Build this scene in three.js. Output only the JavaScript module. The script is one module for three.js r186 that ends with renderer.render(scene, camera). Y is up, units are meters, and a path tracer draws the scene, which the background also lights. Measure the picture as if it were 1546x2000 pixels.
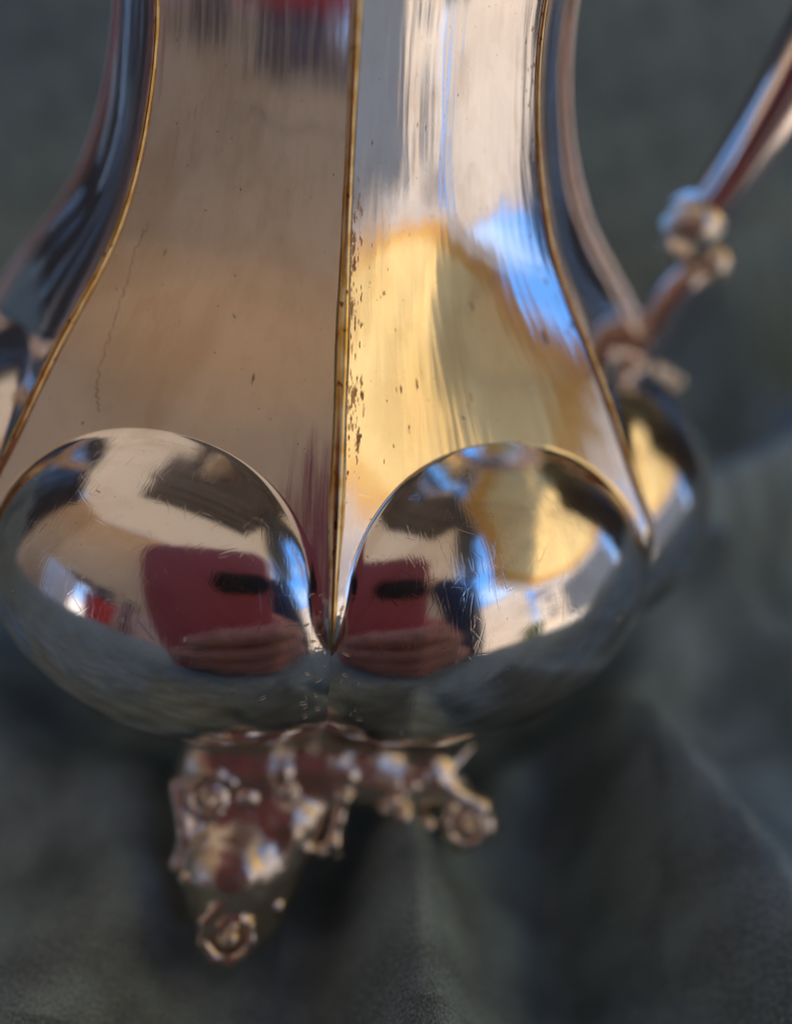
import * as THREE from 'three';
import { MarchingCubes } from 'three/addons/objects/MarchingCubes.js';
import { RoundedBoxGeometry } from 'three/addons/geometries/RoundedBoxGeometry.js';
import { ImprovedNoise } from 'three/addons/math/ImprovedNoise.js';
import { mergeGeometries } from 'three/addons/utils/BufferGeometryUtils.js';

// ------------------------------------------------------------------ camera, sky, sun, exposure
const U = 0.024;                                  // one pot unit in metres (neck radius is about 1.1 of them)
const Y0 = 2.38;                                  // height of the pot's own origin above the cloth, in pot units
const V = (x, y, z) => new THREE.Vector3(x * U, (y + Y0) * U, z * U);
const scene = new THREE.Scene();
const camera = new THREE.PerspectiveCamera(66.2342, 791 / 1024, 0.004, 200);
const EYE = [0.1996, 1.95672, 4.59767];
const FWD = new THREE.Vector3(0.05528137, -0.56734126, -0.82162514);
const UPV = new THREE.Vector3(-0.07531389, 0.81816987, -0.5700227);
const RIGHT = new THREE.Vector3(0.99562633, 0.09339142, 0.00250087);
camera.position.copy(V(...EYE));
camera.up.copy(UPV);
camera.lookAt(camera.position.clone().add(FWD));
camera.focus = 3.27 * U;                          // sharp on the front rib and the two front lobes
camera.userData.fStop = camera.getFocalLength() / 5.9;   // an opening 5.9 mm wide
scene.add(camera);

const SUN_AZ = -58, SUN_EL = 60;
const dirOf = (az, el) => { const a = az * Math.PI / 180, e = el * Math.PI / 180; return new THREE.Vector3(Math.sin(a) * Math.cos(e), Math.sin(e), Math.cos(a) * Math.cos(e)); };
const sun = new THREE.DirectionalLight(new THREE.Color(1, 0.93, 0.82), 3.2);
sun.position.copy(dirOf(SUN_AZ, SUN_EL).multiplyScalar(12));
sun.castShadow = true; sun.shadow.mapSize.set(2048, 2048);
Object.assign(sun.shadow.camera, { left: -9, right: 9, top: 9, bottom: -9, near: 0.5, far: 40 });
scene.add(sun);

const noiseGen = new ImprovedNoise();
const noise = (x, y, z = 0) => noiseGen.noise(x + 31.7, y + 11.3, z + 5.1);
const fbm = (x, y, z = 0, o = 4) => { let s = 0, a = 0.5; for (let i = 0; i < o; i++) { s += a * noise(x, y, z + i * 7.7); x *= 2.03; y *= 2.03; z *= 2.03; a *= 0.5; } return s; };
let seed = 20240611;
const rnd = () => { seed = (seed * 1664525 + 1013904223) >>> 0; return seed / 4294967296; };
const rr = (a, b) => a + (b - a) * rnd();
const smooth = (a, b, x) => { const t = Math.min(1, Math.max(0, (x - a) / (b - a))); return t * t * (3 - 2 * t); };

{ // clear blue sky, paler towards the horizon, with thin cloud
  const w = 1024, h = 512, a = new Float32Array(w * h * 4);
  for (let j = 0; j < h; j++) for (let i = 0; i < w; i++) {
    const el = ((j + 0.5) / h - 0.5) * Math.PI, az = (i / w) * 2 * Math.PI, k = Math.pow(Math.max(0, 1 - Math.sin(Math.max(0, el))), 3);
    const x = Math.cos(az) * Math.cos(el), z = Math.sin(az) * Math.cos(el), y = Math.sin(el);
    const c = smooth(0.08, 0.42, fbm(x * 2.2, y * 5, z * 2.2, 5)) * 0.3;
    const r = 0.065 + 0.12 * k, g = 0.22 + 0.13 * k, b = 0.62 + 0.06 * k;
    a.set([r + (0.8 - r) * c, g + (0.82 - g) * c, b + (0.86 - b) * c, 1], (j * w + i) * 4);
  }
  const sky = new THREE.DataTexture(a, w, h, THREE.RGBAFormat, THREE.FloatType);
  sky.mapping = THREE.EquirectangularReflectionMapping; sky.magFilter = THREE.LinearFilter; sky.minFilter = THREE.LinearFilter; sky.wrapS = THREE.RepeatWrapping; sky.needsUpdate = true;
  scene.background = sky; scene.environment = sky;
}
const renderer = new THREE.WebGLRenderer({ antialias: true });
renderer.toneMapping = THREE.LinearToneMapping;
renderer.toneMappingExposure = 2.5;
renderer.shadowMap.enabled = true;
renderer.setSize(791, 1024);

// ------------------------------------------------------------------ helpers
const used = {};
function numbered(n) { const k = used[n] = (used[n] ?? -1) + 1; return k ? `${n}_${String(k).padStart(3, '0')}` : n; }
function thing(name, label, category, group) { const o = new THREE.Group(); o.name = numbered(name); o.userData = { label, category }; if (group) o.userData.group = group; scene.add(o); return o; }
function mesh(name, g, m, parent) { const o = new THREE.Mesh(g, m); o.name = parent === scene ? numbered(name) : name; o.castShadow = o.receiveShadow = true; parent.add(o); return o; }
const lin = (r, g, b) => new THREE.Color().setRGB(r, g, b);
const std = (c, rough = 0.8, more = {}) => new THREE.MeshStandardMaterial({ color: c, roughness: rough, ...more });
const phys = (o) => new THREE.MeshPhysicalMaterial(o);
function tex(w, h, fn, srgb = true, float = false) {
  const a = float ? new Float32Array(w * h * 4) : new Uint8Array(w * h * 4);
  for (let j = 0; j < h; j++) for (let i = 0; i < w; i++) { const c = fn((i + 0.5) / w, (j + 0.5) / h, i, j); for (let k = 0; k < 3; k++) a[(j * w + i) * 4 + k] = float ? c[k] : Math.max(0, Math.min(255, Math.round(c[k] * 255))); a[(j * w + i) * 4 + 3] = float ? 1 : 255; }
  const t = new THREE.DataTexture(a, w, h, THREE.RGBAFormat, float ? THREE.FloatType : THREE.UnsignedByteType);
  t.magFilter = THREE.LinearFilter; t.minFilter = THREE.LinearFilter; t.wrapS = t.wrapT = THREE.RepeatWrapping;
  if (srgb) t.colorSpace = THREE.SRGBColorSpace;
  t.needsUpdate = true; return t;
}
function gridGeometry(nu, nv, fn) { // fn(u, v) -> [Vector3 position, Vector3 normal | null, uvx, uvy]
  const p = [], n = [], uv = [], idx = []; let has = true;
  for (let j = 0; j <= nv; j++) for (let i = 0; i <= nu; i++) {
    const [q, m, a, b] = fn(i / nu, j / nv); p.push(q.x, q.y, q.z); if (m) n.push(m.x, m.y, m.z); else has = false; uv.push(a ?? i / nu, b ?? j / nv);
  }
  const w = nu + 1;
  for (let j = 0; j < nv; j++) for (let i = 0; i < nu; i++) { const a = j * w + i; idx.push(a, a + 1, a + w + 1, a, a + w + 1, a + w); }
  const g = new THREE.BufferGeometry();
  g.setAttribute('position', new THREE.Float32BufferAttribute(p, 3)); g.setAttribute('uv', new THREE.Float32BufferAttribute(uv, 2)); g.setIndex(idx);
  if (has) g.setAttribute('normal', new THREE.Float32BufferAttribute(n, 3)); else g.computeVertexNormals();
  return g;
}
function sweep(points, radii, seg = 24, n = 120, tension = 0.5) { // tube of varying radius along a curve
  const c = new THREE.CatmullRomCurve3(points, false, 'catmullrom', tension), fr = c.computeFrenetFrames(n), p = [], q = new THREE.Vector3(), idx = [], uv = [];
  for (let j = 0; j <= n; j++) {
    const t = j / n, k = t * (radii.length - 1), i0 = Math.min(radii.length - 2, Math.floor(k)), r = radii[i0] + (radii[i0 + 1] - radii[i0]) * (k - i0);
    c.getPoint(t, q);
    for (let i = 0; i <= seg; i++) { const a = i / seg * 2 * Math.PI, N = fr.normals[j], B = fr.binormals[j]; p.push(q.x + r * (Math.cos(a) * N.x + Math.sin(a) * B.x), q.y + r * (Math.cos(a) * N.y + Math.sin(a) * B.y), q.z + r * (Math.cos(a) * N.z + Math.sin(a) * B.z)); uv.push(i / seg, t); }
  }
  const w = seg + 1;
  for (let j = 0; j < n; j++) for (let i = 0; i < seg; i++) { const a = j * w + i; idx.push(a, a + 1, a + w + 1, a, a + w + 1, a + w); }
  for (const [j, s] of [[0, -1], [n, 1]]) { c.getPoint(j / n, q); const m = p.length / 3; p.push(q.x, q.y, q.z); uv.push(0.5, j / n); for (let i = 0; i < seg; i++) s < 0 ? idx.push(m, j * w + i + 1, j * w + i) : idx.push(m, j * w + i, j * w + i + 1); }
  const g = new THREE.BufferGeometry(); g.setAttribute('position', new THREE.Float32BufferAttribute(p, 3)); g.setAttribute('uv', new THREE.Float32BufferAttribute(uv, 2)); g.setIndex(idx); g.computeVertexNormals(); return g;
}
// signed distances and their mesh
const capsule = (p, a, b, ra, rb) => { const bx = b[0] - a[0], by = b[1] - a[1], bz = b[2] - a[2], px = p[0] - a[0], py = p[1] - a[1], pz = p[2] - a[2]; const t = Math.min(1, Math.max(0, (px * bx + py * by + pz * bz) / (bx * bx + by * by + bz * bz + 1e-9))); return Math.hypot(px - t * bx, py - t * by, pz - t * bz) - (ra + (rb - ra) * t); };
const smin = (a, b, k) => { const h = Math.max(k - Math.abs(a - b), 0) / k; return Math.min(a, b) - h * h * k * 0.25; };
function sdfGeometry(sdf, lo, hi, res, place) { // place(x, y, z) -> Vector3
  const mc = new MarchingCubes(res, new THREE.MeshBasicMaterial(), false, false, 400000), half = res / 2;
  const ctr = lo.map((v, i) => (v + hi[i]) / 2), ext = Math.max(...lo.map((v, i) => hi[i] - v)) / 2;
  for (let k = 0; k < res; k++) for (let j = 0; j < res; j++) for (let i = 0; i < res; i++) mc.field[i + j * res + k * res * res] = -sdf([ctr[0] + (i - half) / half * ext, ctr[1] + (j - half) / half * ext, ctr[2] + (k - half) / half * ext]);
  mc.isolation = 0; mc.update();
  const n = mc.count, p = new Float32Array(n * 3), N = new Float32Array(n * 3), e = 2e-3 * ext, o = place(0, 0, 0).clone(), q = new THREE.Vector3();
  for (let i = 0; i < n; i++) {
    const x = ctr[0] + mc.positionArray[i * 3] * ext, y = ctr[1] + mc.positionArray[i * 3 + 1] * ext, z = ctr[2] + mc.positionArray[i * 3 + 2] * ext;
    q.copy(place(x, y, z)); p.set([q.x, q.y, q.z], i * 3);
    const gx = sdf([x + e, y, z]) - sdf([x - e, y, z]), gy = sdf([x, y + e, z]) - sdf([x, y - e, z]), gz = sdf([x, y, z + e]) - sdf([x, y, z - e]);
    q.copy(place(gx, gy, gz)).sub(o).normalize(); N.set([q.x, q.y, q.z], i * 3);
  }
  for (let t = 0; t < n; t += 3) { // wind each face the way its normals point
    const a = t * 3, ux = p[a + 3] - p[a], uy = p[a + 4] - p[a + 1], uz = p[a + 5] - p[a + 2], vx = p[a + 6] - p[a], vy = p[a + 7] - p[a + 1], vz = p[a + 8] - p[a + 2];
    const d = (uy * vz - uz * vy) * N[a] + (uz * vx - ux * vz) * N[a + 1] + (ux * vy - uy * vx) * N[a + 2];
    if (d < 0) for (let k = 0; k < 3; k++) { let q0 = p[a + 3 + k]; p[a + 3 + k] = p[a + 6 + k]; p[a + 6 + k] = q0; q0 = N[a + 3 + k]; N[a + 3 + k] = N[a + 6 + k]; N[a + 6 + k] = q0; }
  }
  const g = new THREE.BufferGeometry(); g.setAttribute('position', new THREE.BufferAttribute(p, 3)); g.setAttribute('normal', new THREE.BufferAttribute(N, 3));
  const uv = new Float32Array(n * 2); for (let i = 0; i < n; i++) { uv[i * 2] = p[i * 3] * 20; uv[i * 2 + 1] = p[i * 3 + 1] * 20; } g.setAttribute('uv', new THREE.BufferAttribute(uv, 2));
  return g;
}

// ------------------------------------------------------------------ teapot body: shape
const A = Math.PI / 8, PHI = 3.9228 * Math.PI / 180, TA = Math.tan(A);
const PROF = [1.62, 1.38, 1.18, 1.1057, 1.1858, 1.3958, 1.7869, 2.1478, 2.5315, 2.9313], PTOP = 3.4, PH = 0.5;   // rib radius every half unit from the lip down
const N0 = 1.5576, LY = -0.6, LA = 0.88, LB = 0.83, LC = 1.13;                                            // the lobes
const YE = -0.15;
function profRaw(y) {
  const t = (PTOP - y) / PH, i = Math.max(0, Math.min(PROF.length - 2, Math.floor(t))), f = t - i, g = (k) => k < 0 ? 2 * PROF[0] - PROF[1] : k >= PROF.length ? 2 * PROF.at(-1) - PROF.at(-2) : PROF[k];
  const a = g(i - 1), b = g(i), c = g(i + 1), d = g(i + 2);
  return b + 0.5 * f * (c - a + f * (2 * a - 5 * b + 4 * c - d + f * (3 * (b - c) + d - a)));
}
const prof = (y) => y > YE ? profRaw(y) : profRaw(YE) + 0.745 * (YE - y) - 2.1 * (YE - y) ** 2;
const SAG = (y, s) => (s === -1 ? 0.62 : s === 0 ? 1.2 : 1) * (0.028 + 0.037 * smooth(0, 0.8, y) * (1 - 0.35 * smooth(0.9, 1.7, y)));
function rhoPanel(t, y, s = 9) { const ap = prof(y) * Math.cos(A), q = Math.tan(t) / TA; return (ap - ap * SAG(y, s) * (1 - q * q)) / Math.cos(t); }
function rhoLobe(t, y) {
  const ct = Math.cos(t), st = Math.sin(t), k = 1 - ((y - LY) / LB) ** 2, qa = ct * ct / LA / LA + st * st / LC / LC, qb = -2 * N0 * ct / LA / LA, D = qb * qb - 4 * qa * (N0 * N0 / LA / LA - k);
  return D > 0 ? (-qb + Math.sqrt(D)) / (2 * qa) : 0;
}
const KS = (t) => 0.03 + 0.1 * Math.max(0, 1 - (t / A / 0.85) ** 2);
function wave(t, y, s) { const dent = s === -1 ? 0.0011 * Math.exp(-(((y - 1.42 - 0.05 * noise(t * 9, 3.3, 1) - 0.015 * noise(t * 40, 1.3, 2)) / 0.05) ** 2)) : 0; return dent + 0.0011 * noise(t * 9 + s * 3.1, y * 1.1, s) + 0.00035 * noise(t * 40 + s, y * 2.3, s * 2.1); }
function rhoAll(t, y, s) {
  const a = y < LY - 0.2 ? 0 : rhoPanel(t, y, s) + wave(t, y, s), b = rhoLobe(t, y); if (!b) return a;
  const ks = KS(t), h = Math.min(1, Math.max(0, 0.5 + 0.5 * (a - b) / ks)); return b * (1 - h) + a * h + ks * h * (1 - h);
}
function creaseY(t, s) { // where a panel meets its lobe, from above
  let y = LY + LB - 0.02; for (; y > LY - 0.15; y -= 0.004) if (rhoLobe(t, y) > rhoPanel(t, y, s)) break;
  let a = y, b = y + 0.004; for (let i = 0; i < 20; i++) { const m = (a + b) / 2; rhoLobe(t, m) > rhoPanel(t, m, s) ? a = m : b = m; } return (a + b) / 2;
}
const polar = (th, y, r) => V(r * Math.sin(th), y, r * Math.cos(th));
function bodyNormal(t, y, s, tc) { // gradient of r - rho in cylinder coordinates
  const e = 1e-3, r = rhoAll(t, y, s), dt = (rhoAll(t + e, y, s) - rhoAll(t - e, y, s)) / (2 * e), dy = (rhoAll(t, y + e, s) - rhoAll(t, y - e, s)) / (2 * e), th = tc + t;
  return new THREE.Vector3(Math.sin(th) - dt / r * Math.cos(th), -dy, Math.cos(th) + dt / r * Math.sin(th)).normalize();
}
function lobeNormal(t, y, tc) {
  const r = rhoLobe(t, y), n = r * Math.cos(t), x = r * Math.sin(t), gn = (n - N0) / LA / LA, gy = (y - LY) / LB / LB, gx = x / LC / LC;
  return new THREE.Vector3(gn * Math.sin(tc) + gx * Math.cos(tc), gy, gn * Math.cos(tc) - gx * Math.sin(tc)).normalize();
}
const YTOP = 3.38, EDGE = 0.9995;
function panelGeometry(s, tc, nu, nv) {
  return gridGeometry(nu, nv, (u, v) => { const t = (2 * u - 1) * A * EDGE, yc = creaseY(t, s), y = yc + (YTOP - yc) * Math.pow(v, 1.7); return [polar(tc + t, y, rhoAll(t, y, s)), bodyNormal(t, y, s, tc), u, (y + 0.6) / 4]; });
}
function lobeGeometry(s, tc, nu, nv) {
  return gridGeometry(nu, nv, (u, v) => {
    const t = (2 * u - 1) * A * EDGE, yc = creaseY(t, s), st = Math.sin(t), ct = Math.cos(t), kmin = N0 * N0 * st * st / (LA * LA * st * st + LC * LC * ct * ct), B = LB * Math.sqrt(1 - kmin) * 0.9999;
    const sc = Math.asin(Math.min(1, Math.max(-1, (yc - LY) / B))), a = -Math.PI / 2 + (sc + Math.PI / 2) * (1 - Math.pow(1 - v, 1.6)), y = LY + B * Math.sin(a);
    const near = rhoPanel(t, y, s) > rhoLobe(t, y) - KS(t) && y > LY - 0.2;
    return [polar(tc + t, y, v === 1 || near ? rhoAll(t, y, s) : rhoLobe(t, y)), near ? bodyNormal(t, y, s, tc) : lobeNormal(t, y, tc), u, v];
  });
}

// ------------------------------------------------------------------ metals
// fine relief of the polish: slopes as a float normal map
function reliefMap(w, h, streak, scratches, len) {
  const H = new Float32Array(w * h);
  if (streak) for (let j = 0; j < h; j++) for (let i = 0; i < w; i++) { const x = i / w, y = j / h, wx = x + 0.012 * noise(x * 6, y * 9, 4) + 0.004 * noise(x * 20, y * 40, 6); H[j * w + i] = streak * (noise(wx * 44, y * 7, 1) * (0.8 + 0.8 * noise(x * 5, y * 6, 7)) + noise(wx * 130, y * 22, 2) * 0.3 + noise(x * 18, y * 26, 3) * 1.1); }
  for (let k = 0; k < scratches; k++) {
    let x = rnd() * w, y = rnd() * h, a = rnd() < 0.55 ? Math.PI / 2 + rr(-0.25, 0.25) : rr(0, Math.PI); const d = rr(0.1, 0.5) * (rnd() < 0.03 ? 2 : 0.8), n = len * rr(0.3, 1.6), bend = rr(-0.004, 0.004);
    for (let s = 0; s < n; s++) { x += Math.cos(a); y += Math.sin(a); a += bend; const q = ((Math.round(y) % h + h) % h) * w + (Math.round(x) % w + w) % w; H[q] -= d * Math.min(1, 4 * Math.min(s, n - s) / n); }
  }
  return tex(w, h, (u, v, i, j) => { const l = H[j * w + (i + w - 1) % w], r = H[j * w + (i + 1) % w], d = H[((j + h - 1) % h) * w + i], t = H[((j + 1) % h) * w + i]; const sx = (l - r) * 0.5, sy = (d - t) * 0.5, n = Math.hypot(sx, sy, 1); return [0.5 + 0.5 * sx / n, 0.5 + 0.5 * sy / n, 0.5 + 0.5 / n]; }, false, true);
}
// tarnish: brown specks and thin clouds of film with an outline of their own; marks = [[u, v, size]], line = stain path
function tarnish(w, h, specks, marks, line) {
  const M = new Float32Array(w * h);
  const blot = (x, y, r, d, ey = 0.36) => { const R = Math.ceil(r * 2.2); for (let b = -R * 2; b <= R * 2; b++) for (let a = -R; a <= R; a++) { const q = Math.hypot(a, b / ey) / r + 0.9 * noise((x + a) * 0.3, (y + b) * 0.3, 3) + 0.5 * noise((x + a) * 0.1, (y + b) * 0.1, 5); if (q < 1) { const k = ((Math.round(y + b) % h + h) % h) * w + (Math.round(x + a) % w + w) % w; M[k] = Math.max(M[k], d * Math.min(1, (1 - q) * 2.2)); } } };
  for (let k = 0; k < specks; k++) blot(rnd() * w, rnd() * h, rr(0.8, 2.4) * (rnd() < 0.1 ? 1.8 : 1), rr(0.25, 0.9));
  for (const [u, v, r, d] of marks) blot(u * w, v * h, r, d, 0.9);
  if (line) for (let k = 0; k < line.length - 1; k++) { const [a, b] = [line[k], line[k + 1]]; for (let s = 0; s < 1; s += 0.004) { const j = noise(k * 3 + s * 9, 2, 8) * 0.012; blot((a[0] + (b[0] - a[0]) * s + j) * w, (a[1] + (b[1] - a[1]) * s) * h, 1.3 + 0.7 * noise(s * 20, k, 4), 0.4); } }
  const film = (u, v) => 0.11 * smooth(-0.05, 0.35, fbm(u * 3.2, v * 7, 6.5, 6)) + 0.03 * smooth(0.1, 0.25, fbm(u * 14, v * 30, 2.5, 4));
  const color = tex(w, h, (u, v, i, j) => { const m = M[j * w + i], f = film(u, v) + 0.03 * noise(u * 300, v * 400, 2); const c = [0.965, 0.935, 0.9], b = [0.42, 0.27, 0.17]; return c.map((x, k) => (x * (1 - f * [0.55, 0.75, 1][k])) * (1 - m) + b[k] * m); });
  const rough = tex(w, h, (u, v, i, j) => { const m = M[j * w + i], f = film(u, v); const r = 0.2 + 0.25 * f + 0.5 * m; return [1, r, 1 - 0.75 * m]; }, false);
  return [color, rough];
}
const polish = reliefMap(1024, 1024, 1.05, 500, 60), scratched = reliefMap(1024, 1024, 0.12, 3200, 46);
function silver(relief, maps, scale, more = {}) { return phys({ color: 0xffffff, metalness: 1, roughness: 0.45, map: maps[0], roughnessMap: maps[1], metalnessMap: maps[1], normalMap: relief, normalScale: new THREE.Vector2(scale, scale), ...more }); }
const plainTarnish = tarnish(1024, 1024, 130, []);
const lobeTarnish = tarnish(1024, 1024, 240, Array.from({ length: 420 }, () => { const q = rnd(); return [rnd(), 0.998 - 0.06 * q * q, rr(1, 3.4), rr(0.3, 0.75)]; }));
const leftTarnish = tarnish(1024, 1024, 170, [[0.7, 0.27, 5, 0.5], [0.2, 0.36, 4, 0.5]], [[0.1, 0.385], [0.085, 0.36], [0.12, 0.3], [0.16, 0.235], [0.2, 0.21]]);
const seamMarks = (u0, u1, v0, v1, n, r0, r1) => Array.from({ length: n }, () => { const q = rnd(); return [u0 + (u1 - u0) * q * q, rr(v0, v1), rr(r0, r1) * (rnd() < 0.12 ? 2 : 1), rr(0.3, 0.8)]; });
const rightTarnish = tarnish(1024, 1024, 260, [...seamMarks(0.012, 0.075, 0.2, 0.46, 150, 1.5, 5), ...seamMarks(0.985, 0.93, 0.2, 0.6, 50, 1.2, 3.5), ...seamMarks(0.1, 0.9, 0.16, 0.55, 40, 1, 2.6), [0.033, 0.405, 9, 0.6], [0.03, 0.345, 11, 0.6], [0.04, 0.272, 12, 0.6], [0.87, 0.3, 9, 0.7], [0.28, 0.27, 6, 0.7], [0.6, 0.33, 6, 0.5], [0.5, 0.25, 5, 0.6]]);
const panelMetal = [silver(polish, leftTarnish, 0.09), silver(polish, rightTarnish, 0.13), silver(polish, plainTarnish, 0.05)];
const lobeMetal = silver(scratched, lobeTarnish, 0.3);
const brassMap = tex(128, 1024, (u, v) => { const k = smooth(-0.1, 0.25, fbm(u * 3, v * 40, 3, 4)), d = smooth(0.27, 0.36, fbm(u * 5 + 9, v * 90, 7, 3)); return [0.93 - 0.1 * k - 0.4 * d, 0.82 - 0.16 * k - 0.42 * d, 0.6 - 0.22 * k - 0.35 * d]; });
const brass = phys({ color: 0xffffff, map: brassMap, metalness: 1, roughness: 0.24, normalMap: polish, normalScale: new THREE.Vector2(0.05, 0.05) });
const castMetal = phys({ color: lin(0.88, 0.75, 0.6), metalness: 1, roughness: 0.27 });
const wornMetal = phys({ color: lin(0.78, 0.65, 0.58), metalness: 1, roughness: 0.1 });

// ------------------------------------------------------------------ teapot
const pot = thing('teapot', 'worn silver teapot with flat flaring panels above bulging lobes, standing on dark cloth', 'teapot');
const ribAt = (k) => PHI + k * 2 * A;
const sectors = [-1, 0, 1, -2, -3, 2, 3, 4];     // the sector that starts at rib k; -1 and 0 face the camera
for (const k of sectors) {
  const front = k === -1 || k === 0, side = k === 1 || k === -2, tc = ribAt(k) + A, nu = front ? 120 : side ? 80 : 32, nv = front ? 300 : side ? 160 : 60;
  mesh('panel', panelGeometry(k, tc, nu, nv), k === -1 ? panelMetal[0] : k === 0 ? panelMetal[1] : panelMetal[2], pot);
  mesh('lobe', lobeGeometry(k, tc, nu, front ? 240 : 120), lobeMetal, pot);
}
for (const k of [0, -1, 1, -2, 2, -3, 3, 4]) { // worn brass bead along each edge, running out in a point between two lobes
  const pts = [], rad = [];
  for (let i = 0; i <= 60; i++) { const y = YTOP - (YTOP + 0.42) * i / 60; pts.push(polar(ribAt(k), y, prof(y) + 0.004)); rad.push(U * (1 + 0.24 * noise(i * 0.21, k * 3.3, 2) + 0.05 * noise(i * 0.9, k * 5.1, 4)) * (k ? (k === 2 ? 1.7 : Math.abs(k) > 1 ? 0.9 : 0.65) : 1.15) * (y < 0.1 ? 0.027 - 0.021 * (0.1 - y) / 0.52 : 0.017 + 0.010 * smooth(1.8, 0.3, y))); }
  mesh('rib', sweep(pts, rad, 20, 260), Math.abs(k) < 2 ? brass : k === 2 ? wornMetal : panelMetal[2], pot);
}
{ // closed base under the lobes, and the lid that closes the lip
  const ring = []; for (let i = 0; i < 128; i++) ring.push(i / 128 * 2 * Math.PI);
  mesh('base', gridGeometry(64, 6, (u, v) => [polar(PHI + u * 2 * Math.PI, LY - LB * 0.8 + 0.1 * (1 - v), 1.72 * v + 0.001), null]), wornMetal, pot);
  mesh('lid', gridGeometry(64, 12, (u, v) => { const y = YTOP - 0.02 + 0.35 * (1 - v * v); return [polar(PHI + u * 2 * Math.PI, y, 1.5 * v + 0.001), null]; }), wornMetal, pot);
}
// handle in the plane of the rib on the right, spout opposite
const HAZ = ribAt(2), hp = (r, y) => polar(HAZ, y, r);
const handle = mesh('handle', sweep([hp(1.5, 3.3), hp(1.9, 3.38), hp(2.33, 2.95), hp(2.46, 2.3), hp(2.38, 1.72), hp(2.24, 1.22), hp(2.13, 0.97), hp(2.07, 0.86)], [0.13, 0.17, 0.19, 0.19, 0.18, 0.165, 0.15, 0.1].map((r) => r * U), 28, 120), wornMetal, pot);
mesh('stem', sweep([hp(2.3, 0.66), hp(2.21, 0.68), hp(2.12, 0.56), hp(2.04, 0.36), hp(1.99, 0.14), hp(1.97, 0.0)], [0.07, 0.09, 0.12, 0.115, 0.11, 0.12].map((r) => r * U), 24, 80), wornMetal, handle);
const ball = (r, y, s, off = 0) => { const g = new THREE.SphereGeometry(s * U, 24, 16); const c = hp(r, y); g.translate(c.x, c.y, c.z + off * U); return g; };
mesh('collar', mergeGeometries([ball(2.06, 0.88, 0.2), ball(2.24, 0.67, 0.125, 0.02)]), castMetal, handle);
{
  const c = hp(2.0, -0.2), g = new THREE.TorusGeometry(0.075 * U, 0.03 * U, 16, 40); g.rotateX(-0.5); g.translate(c.x - 0.02 * U, c.y, c.z + 0.06 * U);
  mesh('ring', g, castMetal, handle);
  mesh('knob', mergeGeometries([ball(2.26, -0.12, 0.065), ball(2.17, -0.08, 0.075), ball(2.08, -0.05, 0.085), ball(2.0, -0.06, 0.08, 0.06)]), castMetal, handle);
}
const SAZ = ribAt(-2), sp = (r, y) => polar(SAZ, y, r);
const spout = mesh('spout', sweep([sp(1.6, -0.2), sp(2.05, -0.12), sp(2.5, 0.05), sp(3.0, 0.5), sp(3.4, 1.3), sp(3.9, 2.2)], [0.27, 0.26, 0.24, 0.22, 0.2, 0.18].map((r) => r * U), 32, 90), wornMetal, pot);
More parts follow.
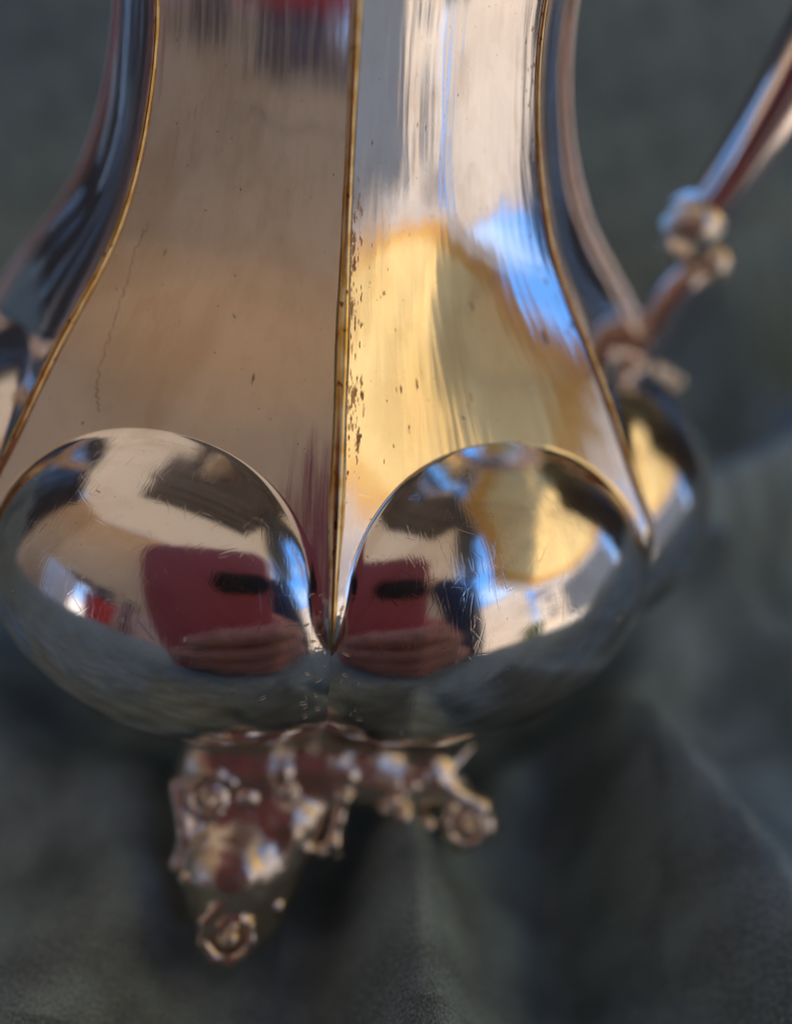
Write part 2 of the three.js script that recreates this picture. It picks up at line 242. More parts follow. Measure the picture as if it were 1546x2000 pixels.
{ // three cast feet under the ribs, splayed outwards: one distance field shared by all
  const SL = 0.8, fr = (y) => 1.9 + (-1.5 - y) * SL;      // the foot's face leans out as it goes down
  const B = (x, y, r, d = 0) => ({ a: [x, y, fr(y) + d], b: [x, y, fr(y) + d], ra: r, rb: r });
  const L = (x0, y0, x1, y1, r0, r1 = r0, d0 = 0, d1 = d0) => ({ a: [x0, y0, fr(y0) + d0], b: [x1, y1, fr(y1) + d1], ra: r0, rb: r1 });
  const mass = [L(-0.15, -1.8, -0.28, -2.04, 0.2, 0.2, -0.04), L(0.1, -1.66, 0.5, -1.7, 0.13, 0.12, -0.06), L(-0.55, -1.58, 0.3, -1.58, 0.17, 0.16, -0.1), L(-0.55, -1.62, -0.48, -1.95, 0.19, 0.2, -0.1), L(-0.3, -1.62, -0.4, -1.95, 0.2, 0.19, -0.1), L(0.02, -1.62, -0.12, -1.86, 0.18, 0.15, -0.1), L(0.25, -1.62, 0.62, -1.62, 0.14, 0.13, -0.08),
    L(0.6, -1.6, 0.78, -1.76, 0.12, 0.12, -0.04), L(-0.42, -1.98, -0.4, -2.16, 0.28, 0.25, -0.02, -0.04), L(0.0, -1.35, -0.1, -1.6, 0.2, 0.14, -0.3, -0.1), L(-0.05, -1.3, -0.05, -1.1, 0.16, 0.1, -0.25, 0.02)];
  const curl = (cx, cy, r, turns, a0, th, d) => { const o = []; let p = null; const n = Math.round(turns * 9); for (let i = 0; i <= n; i++) { const a = a0 + i / n * turns * 2 * Math.PI, q = r * (1 - 0.75 * i / n), x = cx + q * Math.cos(a), y = cy + q * Math.sin(a) * 0.85; if (p) o.push(L(p[0], p[1], x, y, th * (1 - 0.4 * i / n), th * (1 - 0.4 * (i + 1) / n), d)); p = [x, y]; } o.push(B(cx, cy, th * 1.25, d + 0.02)); return o; };
  const beads = (x0, y0, x1, y1, n, r, d, d1 = d) => Array.from({ length: n }, (_, i) => B(x0 + (x1 - x0) * i / (n - 1), y0 + (y1 - y0) * i / (n - 1), r * (1 + 0.15 * Math.sin(i * 2.3)), d + (d1 - d) * i / (n - 1)));
  const detail = [L(-0.37, -1.53, -0.36, -1.66, 0.036, 0.04, 0.1), ...beads(-0.37, -1.53, -0.355, -1.68, 3, 0.05, 0.1, 0.12), L(-0.2, -1.5, -0.1, -1.73, 0.032, 0.036, 0.09, 0.12), ...beads(-0.19, -1.51, -0.1, -1.74, 4, 0.044, 0.1, 0.13), L(0.15, -1.53, 0.08, -1.78, 0.034, 0.04, 0.08, 0.12), ...beads(0.15, -1.53, 0.08, -1.79, 4, 0.048, 0.09, 0.13), ...beads(-0.02, -1.49, -0.02, -1.59, 2, 0.04, 0.08),
    ...beads(0.54, -1.55, 0.34, -1.68, 5, 0.042, 0.08, 0.09), L(0.68, -1.55, 0.82, -1.465, 0.06, 0.012, 0.02, 0), B(0.44, -1.72, 0.06, 0.07), B(0.57, -1.76, 0.055, 0.06), B(0.68, -1.81, 0.055, 0.06), L(0.66, -1.6, 0.86, -1.7, 0.05, 0.06, 0.06), L(0.86, -1.7, 0.9, -1.8, 0.06, 0.06, 0.03), L(0.9, -1.8, 0.76, -1.88, 0.06, 0.06, 0.02), ...curl(0.78, -1.74, 0.12, 1.3, 2.4, 0.034, 0.1),
    ...curl(-0.56, -1.6, 0.13, 1.4, 0.6, 0.034, 0.13), ...beads(-0.3, -1.77, 0.1, -1.84, 6, 0.042, 0.14, 0.12), L(-0.73, -1.62, -0.66, -1.8, 0.045, 0.055, 0.02, 0.06), L(-0.66, -1.8, -0.7, -1.92, 0.055, 0.05, 0.06), L(-0.55, -1.75, -0.5, -1.9, 0.035, 0.03, 0.17), L(-0.42, -1.78, -0.4, -1.92, 0.035, 0.03, 0.18), L(-0.2, -1.8, -0.28, -1.95, 0.035, 0.03, 0.16), L(-0.05, -1.78, -0.14, -1.92, 0.03, 0.03, 0.12),
    ...beads(-0.64, -1.9, -0.34, -1.9, 4, 0.052, 0.16, 0.2), ...beads(-0.34, -1.9, -0.2, -2.02, 4, 0.05, 0.2, 0.15), ...curl(-0.41, -2.04, 0.15, 1.5, 2.0, 0.042, 0.27), ...beads(-0.6, -2.02, -0.5, -2.2, 3, 0.05, 0.12, 0.12), ...beads(-0.42, -2.2, -0.3, -2.16, 3, 0.048, 0.14, 0.12)];
  const sdf = (p) => { let a = 9; for (const c of mass) a = smin(a, capsule(p, c.a, c.b, c.ra, c.rb), 0.09); for (const c of detail) a = smin(a, capsule(p, c.a, c.b, c.ra, c.rb), 0.012); const q = noise(p[0] * 7, p[1] * 7, p[2] * 7); return a + 0.006 * q + 0.004 * noise(p[0] * 15, p[1] * 15, p[2] * 15); };
  const g = sdfGeometry(sdf, [-1, -2.5, 1.1], [1.1, -0.9, 2.9], 124, (x, y, z) => V(x, -1.5 + (y + 1.5) * 0.87, z));
  for (const k of [0, 3, -3]) { const f = mesh('foot', g, castMetal, pot); f.rotation.y = ribAt(k); }
}
{ // lint caught in the crease beside the front rib
  const geos = [], at = (t, y, s) => { const tc = ribAt(s) + A; return polar(tc + t, y, rhoAll(t, y, s) + 0.006); };
  for (let i = 0; i < 46; i++) {
    const crease = i < 26, s = i % 3 ? -1 : 0, t = crease ? (s ? 1 : -1) * A * rr(0.86, 0.97) : rr(-0.85, 0.85) * A, y = crease ? rr(-0.75, -0.1) : rr(-0.9, 1.2), a = rr(0, 6.28), l = rr(0.006, 0.022);
    const p0 = at(t, y, s), p2 = at(t + Math.cos(a) * l * 0.6, y + Math.sin(a) * l, s), p1 = p0.clone().lerp(p2, 0.5).add(new THREE.Vector3(rr(-1, 1), rr(-1, 1), 1).multiplyScalar(0.002 * U));
    geos.push(sweep([p0, p1, p2], [0.0016 * U, 0.0026 * U, 0.0014 * U], 6, 8));
  }
  const o = mesh('lint', mergeGeometries(geos), std(lin(0.7, 0.67, 0.62), 0.95), scene); o.userData = { kind: 'stuff', label: 'pale lint and dust specks stuck to the silver beside the front rib', category: 'lint' };
}

// ------------------------------------------------------------------ cloth under and behind the pot
{
  const ridge = (x, z, x0, z0, x1, z1, w, h) => { const dx = x1 - x0, dz = z1 - z0, t = Math.max(-0.1, Math.min(1.1, ((x - x0) * dx + (z - z0) * dz) / (dx * dx + dz * dz))), d = Math.hypot(x - x0 - t * dx, z - z0 - t * dz); return h * Math.exp(-(d / w) * (d / w)); };
  const H = (x, z) => {
    let y = 0.16 * fbm(x * 0.3 + 2, z * 0.3, 1, 3) + 0.05 * fbm(x * 1.1, z * 1.1, 4, 3);
    y += ridge(x, z, 0.8, 4.2, 0.6, 2.05, 0.3, 0.7) + ridge(x, z, 3.0, 4.0, 2.15, 1.75, 0.36, 0.95) + ridge(x, z, -1.7, 4.0, -0.95, 2.5, 0.5, 0.35) + ridge(x, z, -3.2, 1.9, -1.1, 1.75, 0.3, 0.3);
    y += ridge(x, z, 7.5, -7.6, 4.2, -4.0, 0.6, 2.2) + ridge(x, z, 6.5, -3.2, 2.6, -0.2, 0.5, 1.4) + ridge(x, z, 3.9, 1.1, 2.95, 0.35, 0.25, 0.8) + ridge(x, z, 2.5, 0.7, 1.4, 1.5, 0.25, 0.35) + ridge(x, z, -5, -1.5, -2.3, 1.1, 0.4, 0.55) + ridge(x, z, -6, -5.5, -2.5, -4.8, 0.8, 0.6);
    y -= ridge(x, z, -0.12, 3.6, 0.2, 2.1, 0.22, 0.3) + ridge(x, z, 1.5, 4.0, 1.6, 1.8, 0.24, 0.4);
    const foot = Math.min(...[0, 3, -3].map((k) => Math.hypot(x - 2.5 * Math.sin(PHI - 0.14 + k * Math.PI / 4), z - 2.5 * Math.cos(PHI - 0.14 + k * Math.PI / 4))));
    return y * smooth(0.2, 0.7, foot) + 0.03;
  };
  const nx = 340, nz = 320, zf = 15, flat = 19.5, R = 3.2, W = 15;
  const g = gridGeometry(nx, nz, (u, v) => {
    const x = (2 * u - 1) * W, s = v * 26.9;       // s runs from the front edge to the top of the hanging part
    let p, n;
    if (s < flat) { p = [x, -Y0, zf - s]; n = [0, 1, 0]; } else if (s < flat + R * Math.PI / 2) { const a = (s - flat) / R; p = [x, -Y0 + R * (1 - Math.cos(a)), zf - flat - R * Math.sin(a)]; n = [0, Math.cos(a), Math.sin(a)]; } else { p = [x, -Y0 + R + s - flat - R * Math.PI / 2, zf - flat - R]; n = [0, 0, 1]; }
    const z = zf - s, heapR = smooth(3.7, 6.2, x) * (1.2 * smooth(4.6, 1.8, z) + 0.6) * smooth(7, 4, z), heapL = smooth(3.6, 6, -x) * 3.8 * smooth(1.8, -0.5, z), h = H(x, z) + (heapR + heapL) * smooth(-4.5, -2.5, z) * (0.9 + 0.35 * noise(x * 0.6, s * 0.6, 9));
    const drop = Math.max(smooth(5.6, 7.5, -p[0]), smooth(6.3, 7.6, p[0])); if (p[1] > -Y0) p[1] = -Y0 + (p[1] + Y0) * (1 - drop);
    return [V(p[0] + n[0] * h, p[1] + n[1] * h, p[2] + n[2] * h), null, x * 0.5, s * 0.5];
  });
  const weave = tex(1024, 1024, (u, v) => { const k = 0.8 + 0.35 * fbm(u * 6, v * 6, 2, 4) + 0.3 * noise(u * 220, v * 160, 3) + 0.2 * (rnd() - 0.5); return [0.66 * k, 0.76 * k, 0.78 * k]; });
  const bump = tex(1024, 1024, (u, v) => { const w = 0.5 + 0.4 * noise(u * 150, v * 90, 3) + 0.3 * (rnd() - 0.5); return [w, w, w]; }, false);
  const o = mesh('cloth', g, phys({ color: 0xffffff, map: weave, bumpMap: bump, bumpScale: 0.0002, roughness: 0.95, sheen: 0.3, sheenColor: lin(0.1, 0.12, 0.13), sheenRoughness: 0.6, side: THREE.DoubleSide }), scene);
  o.userData = { label: 'dark grey-green cloth lying in soft folds under and behind the teapot', category: 'cloth' };
  const t = thing('table', 'low wooden table top hidden under the dark cloth', 'table');
  const wood = std(lin(0.18, 0.1, 0.06), 0.6);
  const top = new RoundedBoxGeometry(0.86, 0.03, 0.78, 3, 0.006); top.translate(0, -0.032, 0.02); mesh('table_top', top, wood, t);
  for (const [x, z] of [[-0.36, -0.3], [0.36, -0.3], [-0.36, 0.34], [0.36, 0.34]]) { const l = new THREE.CylinderGeometry(0.022, 0.018, 0.72, 16); l.translate(x, -0.407, z); mesh('leg', l, wood, t); }
}

// ------------------------------------------------------------------ the phone that takes the picture, and the hand that holds it (both seen mirrored in the lobes)
const cam = (x, y, z) => camera.position.clone().addScaledVector(RIGHT, x * U).addScaledVector(UPV, y * U).addScaledVector(FWD, z * U);   // metres from pot-unit offsets
const camBasis = new THREE.Matrix4().makeBasis(RIGHT, UPV, FWD.clone().negate());
{
  const ph = thing('phone', 'dark red phone with a black oval camera window, mirrored in both front lobes', 'phone');
  ph.position.copy(cam(0, 0, 0)); ph.quaternion.setFromRotationMatrix(camBasis);                          // its own z points away from the pot
  const w = 3.8, h = 6.5, rc = 0.5, x0 = -1.12 - w / 2, y0 = 1.35 - h, rs = new THREE.Shape();
  rs.moveTo(x0 + rc, y0); rs.lineTo(x0 + w - rc, y0); rs.absarc(x0 + w - rc, y0 + rc, rc, -Math.PI / 2, 0); rs.lineTo(x0 + w, y0 + h - rc); rs.absarc(x0 + w - rc, y0 + h - rc, rc, 0, Math.PI / 2); rs.lineTo(x0 + rc, y0 + h); rs.absarc(x0 + rc, y0 + h - rc, rc, Math.PI / 2, Math.PI); rs.lineTo(x0, y0 + rc); rs.absarc(x0 + rc, y0 + rc, rc, Math.PI, 1.5 * Math.PI);
  const b = new THREE.ExtrudeGeometry(rs, { depth: 0.2, bevelEnabled: true, bevelSize: 0.07, bevelThickness: 0.08, bevelOffset: -0.07, bevelSegments: 4, curveSegments: 16 }); b.translate(0, 0, 0.17); b.scale(U, U, U);
  mesh('case', b, phys({ color: lin(0.95, 0.2, 0.18), roughness: 0.5, sheen: 0.2, sheenColor: lin(0.3, 0.1, 0.12) }), ph);
  const pill = new THREE.Shape(); const L = 0.42, r = 0.38; pill.absarc(L, 0, r, -Math.PI / 2, Math.PI / 2); pill.absarc(-L, 0, r, Math.PI / 2, 1.5 * Math.PI);
  const pg = new THREE.ExtrudeGeometry(pill, { depth: 0.06, bevelEnabled: true, bevelSize: 0.015, bevelThickness: 0.012, bevelSegments: 3, curveSegments: 24 }); pg.scale(U, U, U); pg.translate(-0.1 * U, -0.02 * U, 0.03 * U);
  const win = mesh('camera_window', pg, phys({ color: lin(0.012, 0.014, 0.018), roughness: 0.4 }), ph);
  for (const [x, s] of [[-0.45, 0.17], [0.02, 0.2], [0.38, 0.1]]) { const t = new THREE.TorusGeometry(s * U, 0.02 * U, 10, 36); t.translate((x - 0.02) * U, -0.02 * U, 0.016 * U); mesh('lens_ring', t, std(lin(0.08, 0.08, 0.09), 0.3, { metalness: 1 }), win); }
  const scr = new RoundedBoxGeometry((w - 0.5) * U, (h - 0.5) * U, 0.02 * U, 3, 0.009 * U); scr.translate(-1.12 * U, (1.35 - h / 2) * U, 0.458 * U); mesh('screen', scr, phys({ color: lin(0.01, 0.01, 0.012), roughness: 0.05 }), ph);
}
{
  const who = thing('person', 'hand holding the dark red phone, arm in a navy sleeve, mirrored in the lobes', 'person');
  const bones = [];
  const bone = (a, b, ra, rb, k = 0.12) => bones.push([a, b, ra, rb, k]);
  // palm and wrist (x right, y up, z towards the pot; the phone fills x -2.5..0.77, z -0.45..-0.09)
  bone([1.25, -2.5, -0.25], [1.35, -4.4, -0.35], 0.5, 0.5); bone([1.75, -2.8, -0.5], [1.9, -4.5, -0.7], 0.52, 0.55, 0.4); bone([1.85, -4.2, -0.7], [2.9, -5.4, -1.7], 0.62, 0.6, 0.5); bone([2.9, -5.4, -1.7], [5.2, -7.0, -4.6], 0.62, 0.95, 0.4);
  const fingers = [[-2.0, -2.3, 0.4, 1.05, 0.1], [-2.9, -3.05, 0.43, 1.3, 0.06], [-3.8, -3.7, 0.41, 1.15, 0.02], [-4.6, -4.3, 0.35, 0.85, 0.05]];
  const bodyOf = [];
  for (const [y0, y1, r, l, lift] of fingers) {
    const kn = [1.2, y0, 0.02], pip = [0.55, y0 + 0.05, 0.42], dip = [pip[0] - 1.25 * l, (y0 + y1) / 2 + lift, 0.44], tip = [dip[0] - 0.85 * l, y1 - 0.15, 0.34];
    bodyOf.push([[kn, pip, r * 1.08, r * 1.04], [pip, dip, r * 1.0, r * 0.92], [dip, tip, r * 0.92, r * 0.78]]);
  }
  const thumb = [[1.6, -2.9, -0.8], [1.2, -1.9, -0.95], [0.3, -1.5, -0.85], [-0.5, -1.35, -0.8]];
  const sdf = (p) => {
    let a = 9; for (const [x, y, ra, rb, k] of bones) a = smin(a, capsule(p, x, y, ra, rb), k + 0.2);
    for (const f of bodyOf) { let q = 9; for (const [x, y, ra, rb] of f) q = smin(q, capsule(p, x, y, ra, rb), 0.06); a = smin(a, q, p[0] > 0.9 ? 0.18 : 0.03); }
    let t = 9; for (let i = 0; i < 3; i++) t = smin(t, capsule(p, thumb[i], thumb[i + 1], 0.42 - 0.05 * i, 0.37 - 0.05 * i), 0.08);
    return smin(a, t, 0.2);
  };
  const place = (x, y, z) => cam(x, y, z);
  const skinMap = tex(256, 256, (u, v) => { const k = 1 + 0.16 * fbm(u * 6, v * 6, 3, 4); return [0.86 * k, 0.58 * k, 0.48 * k]; });
  const hand = mesh('hand', sdfGeometry(sdf, [-3.2, -7.8, -5.2], [5.8, -0.8, 1.2], 120, place), phys({ color: 0xffffff, map: skinMap, roughness: 0.55 }), who);
  const sl = [[3.6, -5.9, -2.6], [4.8, -6.6, -4.4], [6.8, -6.6, -9], [8.2, -3.5, -15], [8.5, 1, -22]].map((q) => cam(...q));
  mesh('sleeve', sweep(sl, [1.15, 1.35, 1.8, 2.4, 3.4].map((r) => r * U), 28, 60), std(lin(0.012, 0.018, 0.04), 0.9), who);
  const nail = new THREE.SphereGeometry(1, 16, 10); nail.scale(0.2 * U, 0.16 * U, 0.05 * U);
  for (const f of bodyOf) { const [d, t] = [f[2][0], f[2][1]], n = mesh('nail', nail, std(lin(0.55, 0.32, 0.27), 0.35), hand); n.position.copy(cam(t[0] + 0.02, t[1], t[2] + f[2][3] * 0.92)); n.quaternion.setFromRotationMatrix(camBasis); }
}

// ------------------------------------------------------------------ the place around, seen only mirrored in the silver (metres; the cloth is at 0, the ground at -0.75)
const GY = -0.75, polarAt = (az, d, y = GY) => new THREE.Vector3(Math.sin(az * Math.PI / 180) * d, y, Math.cos(az * Math.PI / 180) * d);
const plaster = (r, g, b, s) => std(0xffffff, 0.9, { map: tex(256, 256, (u, v) => { const k = 1 + s * fbm(u * 8, v * 8, 4, 5) + 0.05 * (rnd() - 0.5); return [r * k, g * k, b * k]; }) });
{
  const g = new THREE.PlaneGeometry(160, 160, 4, 4); g.rotateX(-Math.PI / 2); g.translate(0, GY, 0);
  const uv = g.attributes.uv; for (let i = 0; i < uv.count; i++) uv.setXY(i, uv.getX(i) * 160, uv.getY(i) * 160);
  const o = mesh('ground', g, plaster(0.82, 0.77, 0.7, 0.2), scene); o.userData = { kind: 'structure', label: 'pale paved ground around the table, mirrored in the lobes' };
}
function slab(name, a, b, y0, y1, thick, m, parent) { // upright slab from point a to point b in plan, thickness away from the pot
  const d = b.clone().sub(a); d.y = 0; const len = d.length(), g = new THREE.BoxGeometry(len, y1 - y0, thick); const o = mesh(name, g, m, parent);
  const mid = a.clone().add(b).multiplyScalar(0.5); o.rotation.y = Math.atan2(-d.z, d.x); const out = new THREE.Vector3(mid.x, 0, mid.z); const n = new THREE.Vector3(d.z, 0, -d.x).normalize(); if (n.dot(out) < 0) n.negate();
  o.position.set(mid.x + n.x * thick / 2, (y0 + y1) / 2, mid.z + n.z * thick / 2); return o;
}
const CEIL = 2.35;
{
  const wallMat = plaster(0.69, 0.575, 0.44, 0.12), w = thing('house_wall', 'beige plastered house wall mirrored in the left panel and lobes', 'wall');
  const wl = (s) => { const a = -25 * Math.PI / 180; return new THREE.Vector3(Math.sin(a) * 1.8 + Math.cos(a) * s, 0, Math.cos(a) * 1.8 - Math.sin(a) * s); };
  slab('wall', wl(-1.08), wl(2.2), GY + 0.002, CEIL, 0.25, wallMat, w); slab('wall', wl(-2.3), wl(-1.6), GY + 0.002, CEIL, 0.25, wallMat, w); slab('wall', wl(-1.6), wl(-1.08), 0.41, CEIL, 0.25, wallMat, w); slab('wall', wl(-1.6), wl(-1.08), GY + 0.002, -0.32, 0.25, wallMat, w);
  const trim = std(lin(0.06, 0.035, 0.03), 0.7), front = new THREE.Vector3(Math.sin(-25 * Math.PI / 180), 0, Math.cos(-25 * Math.PI / 180)).multiplyScalar(-0.045);
  for (const [a, b, y0, y1] of [[-1.64, -1.04, 0.405, 0.51], [-0.95, -0.7, -0.2, 0.5], [-0.5, -0.42, -0.6, 0.44], [0.02, 0.1, -0.7, 0.28]]) slab('shutter', wl(a), wl(b), y0, y1, 0.04, trim, w).position.add(front);
  slab('plinth', wl(-1.05), wl(2.18), GY, GY + 1.05, 0.02, plaster(0.72, 0.58, 0.5, 0.15), w).position.add(new THREE.Vector3(Math.sin(-25 * Math.PI / 180), 0, Math.cos(-25 * Math.PI / 180)).multiplyScalar(-0.022));
  const c = wl(-2.3), c2 = c.clone().add(new THREE.Vector3(-0.4, 0, -1.0)); slab('side_wall', c, c2, GY + 0.002, CEIL, 0.25, wallMat, w);
  const roof = thing('canvas_awning', 'beige canvas awning stretched over the table, mirrored in the upper lobes', 'awning');
  const sh = new THREE.Shape(); const P = [wl(-2.6), wl(2.2), new THREE.Vector3(0.68, 0, 1.18), new THREE.Vector3(0.46, 0, 0.2), new THREE.Vector3(0.2, 0, -0.75), new THREE.Vector3(-0.5, 0, -1.0), new THREE.Vector3(-0.9, 0, -2.2), new THREE.Vector3(-3.3, 0, -2.2)];
  P.forEach((q, i) => i ? sh.lineTo(q.x, -q.z) : sh.moveTo(q.x, -q.z)); sh.closePath();
  const rg = new THREE.ShapeGeometry(sh); rg.rotateX(-Math.PI / 2); rg.translate(0, CEIL + 0.01, 0); mesh('canvas', rg, phys({ color: lin(0.28, 0.212, 0.14), roughness: 1, transmission: 0.6, thickness: 0, side: THREE.DoubleSide }), roof);
  const slatM = [std(lin(0.045, 0.035, 0.03), 0.7), std(lin(0.07, 0.05, 0.04), 0.7)], dark = std(lin(0.05, 0.055, 0.06), 0.7), loc = (w, s) => { const a = -25 * Math.PI / 180; return new THREE.Vector3(Math.sin(a) * w + Math.cos(a) * s, 0, Math.cos(a) * w - Math.sin(a) * s); };
for (let k = 0; k < 6; k++) { const g = new RoundedBoxGeometry(1.9 + 0.05 * (k % 2), 0.03, 0.17, 2, 0.006), o = mesh('slat', g, slatM[k % 2], roof), c = loc(0.62 - k * 0.18, -0.35 + 0.04 * (k % 3)); o.position.set(c.x, CEIL - 0.05 - 0.004 * (k % 2), c.z); o.rotation.y = -25 * Math.PI / 180; }
  const e0 = new THREE.Vector3(1.28, 0, 2.45), e1 = new THREE.Vector3(0.68, 0, 1.18), e2 = new THREE.Vector3(0.46, 0, 0.2), e3 = new THREE.Vector3(0.2, 0, -0.75);
  for (const [a, b] of [[e0, e1], [e1, e2], [e2, e3]]) slab('beam', a, b, CEIL - 0.14, CEIL + 0.16, 0.14, dark, roof);
  const aw = new THREE.Shape(); [[1.5, 2.45], [1.75, 2.35], [1.1, 1.0], [0.9, -1.2], [0.45, -1.2], [0.62, 0.2], [0.86, 1.18]].forEach(([x, z], i) => i ? aw.lineTo(x, -z) : aw.moveTo(x, -z)); aw.closePath();
  const ag = new THREE.ExtrudeGeometry(aw, { depth: 0.05, bevelEnabled: false }); ag.rotateX(-Math.PI / 2); ag.translate(0, CEIL + 0.1, 0); mesh('dark_valance', ag, dark, roof);
  const post = thing('porch_post', 'dark square porch post standing at the right end of the beige wall', 'post'); const q = polarAt(31, 2.5, 0);
  const pg = new RoundedBoxGeometry(0.16, CEIL - GY - 0.15, 0.16, 2, 0.012); pg.translate(q.x, (CEIL - 0.15 + GY) / 2, q.z); mesh('shaft', pg, dark, post);
  const bg = new RoundedBoxGeometry(0.24, 0.12, 0.24, 2, 0.012); bg.translate(q.x, GY + 0.06, q.z); mesh('foot_block', bg, dark, post);
}
for (const [a0, d0, a1, d1, h, label] of [[-92, 1.35, -160, 1.5, 0.95, 'dark wooden screen left of the table, mirrored along the left rim of the left lobe'], [104, 1.7, 150, 1.5, 1.25, 'taller dark wooden screen mirrored along the right rim of the right lobe']]) {
  const f = thing('wooden_screen', label, 'screen'), m = std(lin(0.035, 0.03, 0.028), 0.75);
  const a = polarAt(a0, d0, 0), b = polarAt(a1, d1, 0), at = (t) => a.clone().lerp(b, t), c = at(0.5).normalize().multiplyScalar(-0.03);
  for (let k = 0; k < 14; k++) slab('board', at(k / 14), at((k + 0.93) / 14), GY + 0.02, h + 0.01 * (k % 3), 0.025, m, f);
  for (const y of [-0.4, 0.2, 0.8]) slab('rail', at(0), at(1), y, y + 0.07, 0.028, m, f).position.add(c);
}
{ // parasol: sunlight comes through the cloth, the double hem is deeper in colour
  const o = thing('parasol', 'cream garden parasol glowing in the sun, mirrored in the right panel and lobes', 'parasol'), c = polarAt(100, 1.95, 0); o.position.set(c.x, GY, c.z);
  const rim = 1.1 - GY, top = 1.74 - GY, R = 1.7, cream = phys({ color: lin(0.86, 0.61, 0.24), roughness: 1, transmission: 0.5, thickness: 0, side: THREE.DoubleSide }), hemM = phys({ color: lin(0.72, 0.36, 0.07), roughness: 1, transmission: 0.45, thickness: 0, side: THREE.DoubleSide });
  const white = phys({ color: lin(0.9, 0.84, 0.74), roughness: 1, transmission: 0.5, thickness: 0, side: THREE.DoubleSide });
  const woodM = std(lin(0.35, 0.2, 0.1), 0.6);
  for (let k = 0; k < 8; k++) {
    const a0 = k * Math.PI / 4 + 0.2, a1 = a0 + Math.PI / 4, at = (u, v) => { const a = a0 + (a1 - a0) * u, r = R * v * (Math.cos(Math.PI / 8) / Math.cos(a - (a0 + a1) / 2)) , dip = -0.05 * Math.sin(Math.PI * u) * Math.sin(Math.PI * v); return new THREE.Vector3(r * Math.sin(a), top + (rim - top) * Math.pow(v, 1.15) + dip, r * Math.cos(a)); };
    mesh('canopy_panel', gridGeometry(12, 16, (u, v) => [at(u, 0.02 + 0.86 * v), null]), cream, o);
    mesh('hem', gridGeometry(12, 4, (u, v) => { const p = at(u, 0.88 + 0.12 * v); return [p, null]; }), hemM, o);
    mesh('valance', gridGeometry(12, 3, (u, v) => { const p = at(u, 1.001 + 0.02 * v); p.y -= 0.17 * v; return [p, null]; }), white, o);
    mesh('rib', sweep([at(0, 0.03).add(new THREE.Vector3(0, -0.02, 0)), at(0, 0.5).add(new THREE.Vector3(0, -0.02, 0)), at(0, 0.99).add(new THREE.Vector3(0, -0.02, 0))], [0.009, 0.008, 0.006], 8, 12), woodM, o);
  }
  const pole = new THREE.CylinderGeometry(0.022, 0.024, top - 0.08, 20); pole.translate(0, (top - 0.08) / 2 + 0.05, 0); mesh('pole', pole, woodM, o);
  const bs = new THREE.CylinderGeometry(0.25, 0.28, 0.08, 40); bs.translate(0, 0.04, 0); mesh('base', bs, std(lin(0.1, 0.1, 0.1), 0.8), o);
  const fi = new THREE.SphereGeometry(0.035, 16, 12); fi.translate(0, top + 0.03, 0); mesh('finial', fi, woodM, o);
}
{ // pale house in the sun beyond the parasol
  const h = thing('pale_house', 'pale sunlit house beyond the parasol, mirrored below the parasol in the right lobe', 'house'), c = polarAt(75, 8.5); h.position.copy(c); h.rotation.y = (-105 + 28) * Math.PI / 180;
  const wm = plaster(0.76, 0.7, 0.62, 0.1), W = 7.6, HH = 4.0; const b = new THREE.BoxGeometry(W, HH, 3); b.translate(0, HH / 2, -1.5); mesh('wall', b, wm, h);
  const rs = new THREE.Shape(); rs.moveTo(-1.8, 0); rs.lineTo(1.8, 0); rs.lineTo(0, 0.7); rs.closePath(); const rg = new THREE.ExtrudeGeometry(rs, { depth: W + 0.4, bevelEnabled: false }); rg.translate(0, HH + 0.003, -W / 2 - 0.2); rg.rotateY(Math.PI / 2); rg.translate(0, 0, -1.5); mesh('roof', rg, std(lin(0.35, 0.16, 0.09), 0.85), h);
  const gd = mesh('garage_door', new RoundedBoxGeometry(4.6, 3.0, 0.08, 2, 0.02), std(lin(0.075, 0.085, 0.1), 0.6), h); gd.position.set(-1.4, 1.51, 0.03);
  for (const x of [-2.6, 2.2]) for (const y of x < 0 ? [] : [0.9, 2.4]) { const f = mesh('window', new THREE.BoxGeometry(0.72, 0.92, 0.06), std(lin(0.5, 0.48, 0.44), 0.7), h); f.position.set(x, y + 0.4, 0.025); const p = mesh('pane', new THREE.BoxGeometry(0.56, 0.76, 0.02), phys({ color: lin(0.03, 0.04, 0.05), roughness: 0.05 }), f); p.position.z = 0.028; }
}
{
  const gw = thing('garden_wall', 'pale sunlit garden wall left of the pale house, mirrored below the blue sky', 'wall');
  slab('wall', polarAt(20, 9.4), polarAt(54, 5.6), GY + 0.002, 2.7, 0.2, plaster(0.74, 0.68, 0.6, 0.15), gw);
  slab('coping', polarAt(19.9, 9.38), polarAt(54.3, 5.57), 2.702, 2.78, 0.28, plaster(0.7, 0.6, 0.5, 0.1), gw);
}
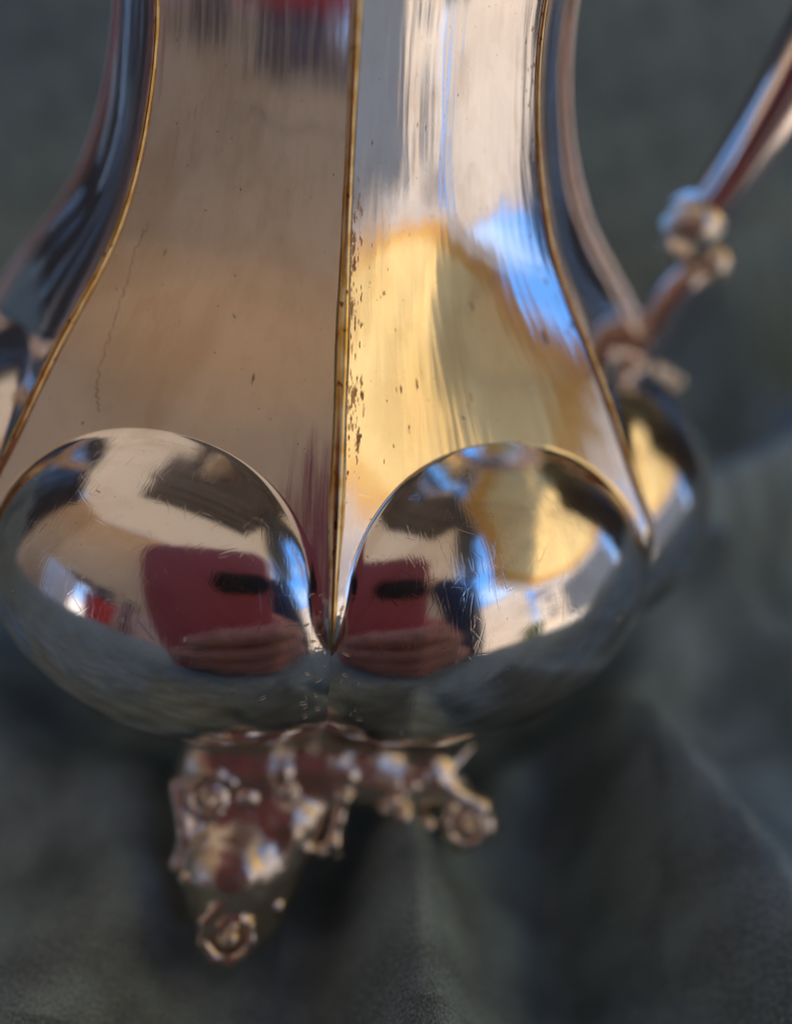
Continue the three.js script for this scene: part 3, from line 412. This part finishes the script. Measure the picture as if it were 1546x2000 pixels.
{
  const hd = thing('hedge', 'green hedge along the foot of the sky to the right, mirrored in the right lobe', 'hedge');
  const geo = []; const leaf = new THREE.PlaneGeometry(0.09, 0.06);
  for (let i = 0; i < 2600; i++) { const az = rr(38, 58), d = 5.2 + (58 - az) * 0.1 + rr(-0.3, 0.3), l = leaf.clone(); l.rotateX(rr(0, 6.3)); l.rotateY(rr(0, 6.3)); const q = polarAt(az, d, GY + rr(0.05, 0.85 + 0.25 * noise(az, 1))); l.translate(q.x, q.y, q.z); geo.push(l); }
  const f = mesh('foliage', mergeGeometries(geo), std(lin(0.06, 0.11, 0.03), 0.8, { side: THREE.DoubleSide }), hd); f.userData.kind = 'stuff';
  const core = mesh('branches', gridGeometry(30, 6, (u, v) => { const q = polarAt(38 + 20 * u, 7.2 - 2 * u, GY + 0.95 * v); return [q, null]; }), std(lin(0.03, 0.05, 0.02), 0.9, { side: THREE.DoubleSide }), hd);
}
for (const [az, d, col, nm, s] of [[-50, 1.3, lin(0.55, 0.02, 0.02), 'bright red bucket on the ground by the beige wall, mirrored low in the left lobe', 1], [-68, 1.25, lin(0.75, 0.76, 0.78), 'white bucket on the ground left of the red one, mirrored low in the left lobe', 1.15]]) {
  const b = thing('bucket', nm, 'bucket'), c = polarAt(az, d); b.position.copy(c);
  const prof2 = [[0.001, 0.01], [0.11, 0.01], [0.12, 0.02], [0.15, 0.29], [0.158, 0.3], [0.158, 0.315], [0.146, 0.315], [0.116, 0.03], [0.001, 0.025]].map(([x, y]) => new THREE.Vector2(x * s, y * s));
  mesh('tub', new THREE.LatheGeometry(prof2, 40), std(col, 0.4), b);
  const hg = new THREE.TorusGeometry(0.15 * s, 0.004, 8, 40, Math.PI); hg.rotateX(0.5); hg.translate(0, 0.3 * s, 0); mesh('handle', hg, std(lin(0.6, 0.6, 0.6), 0.3, { metalness: 1 }), b);
  const stool = thing('stool', az === -50 ? 'low wooden stool under the red bucket' : 'low wooden stool under the white bucket', 'stool'); stool.position.copy(c); b.position.y = GY + 0.62;
  const seat = new THREE.CylinderGeometry(0.2, 0.2, 0.03, 32); seat.translate(0, 0.603, 0); const wm = std(lin(0.25, 0.14, 0.07), 0.6); mesh('seat', seat, wm, stool);
  for (let k = 0; k < 4; k++) { const a = k * Math.PI / 2 + 0.4, l = new THREE.CylinderGeometry(0.015, 0.013, 0.59, 12); l.translate(0.14 * Math.cos(a), 0.295, 0.14 * Math.sin(a)); mesh('leg', l, wm, stool); }
}
renderer.render(scene, camera);
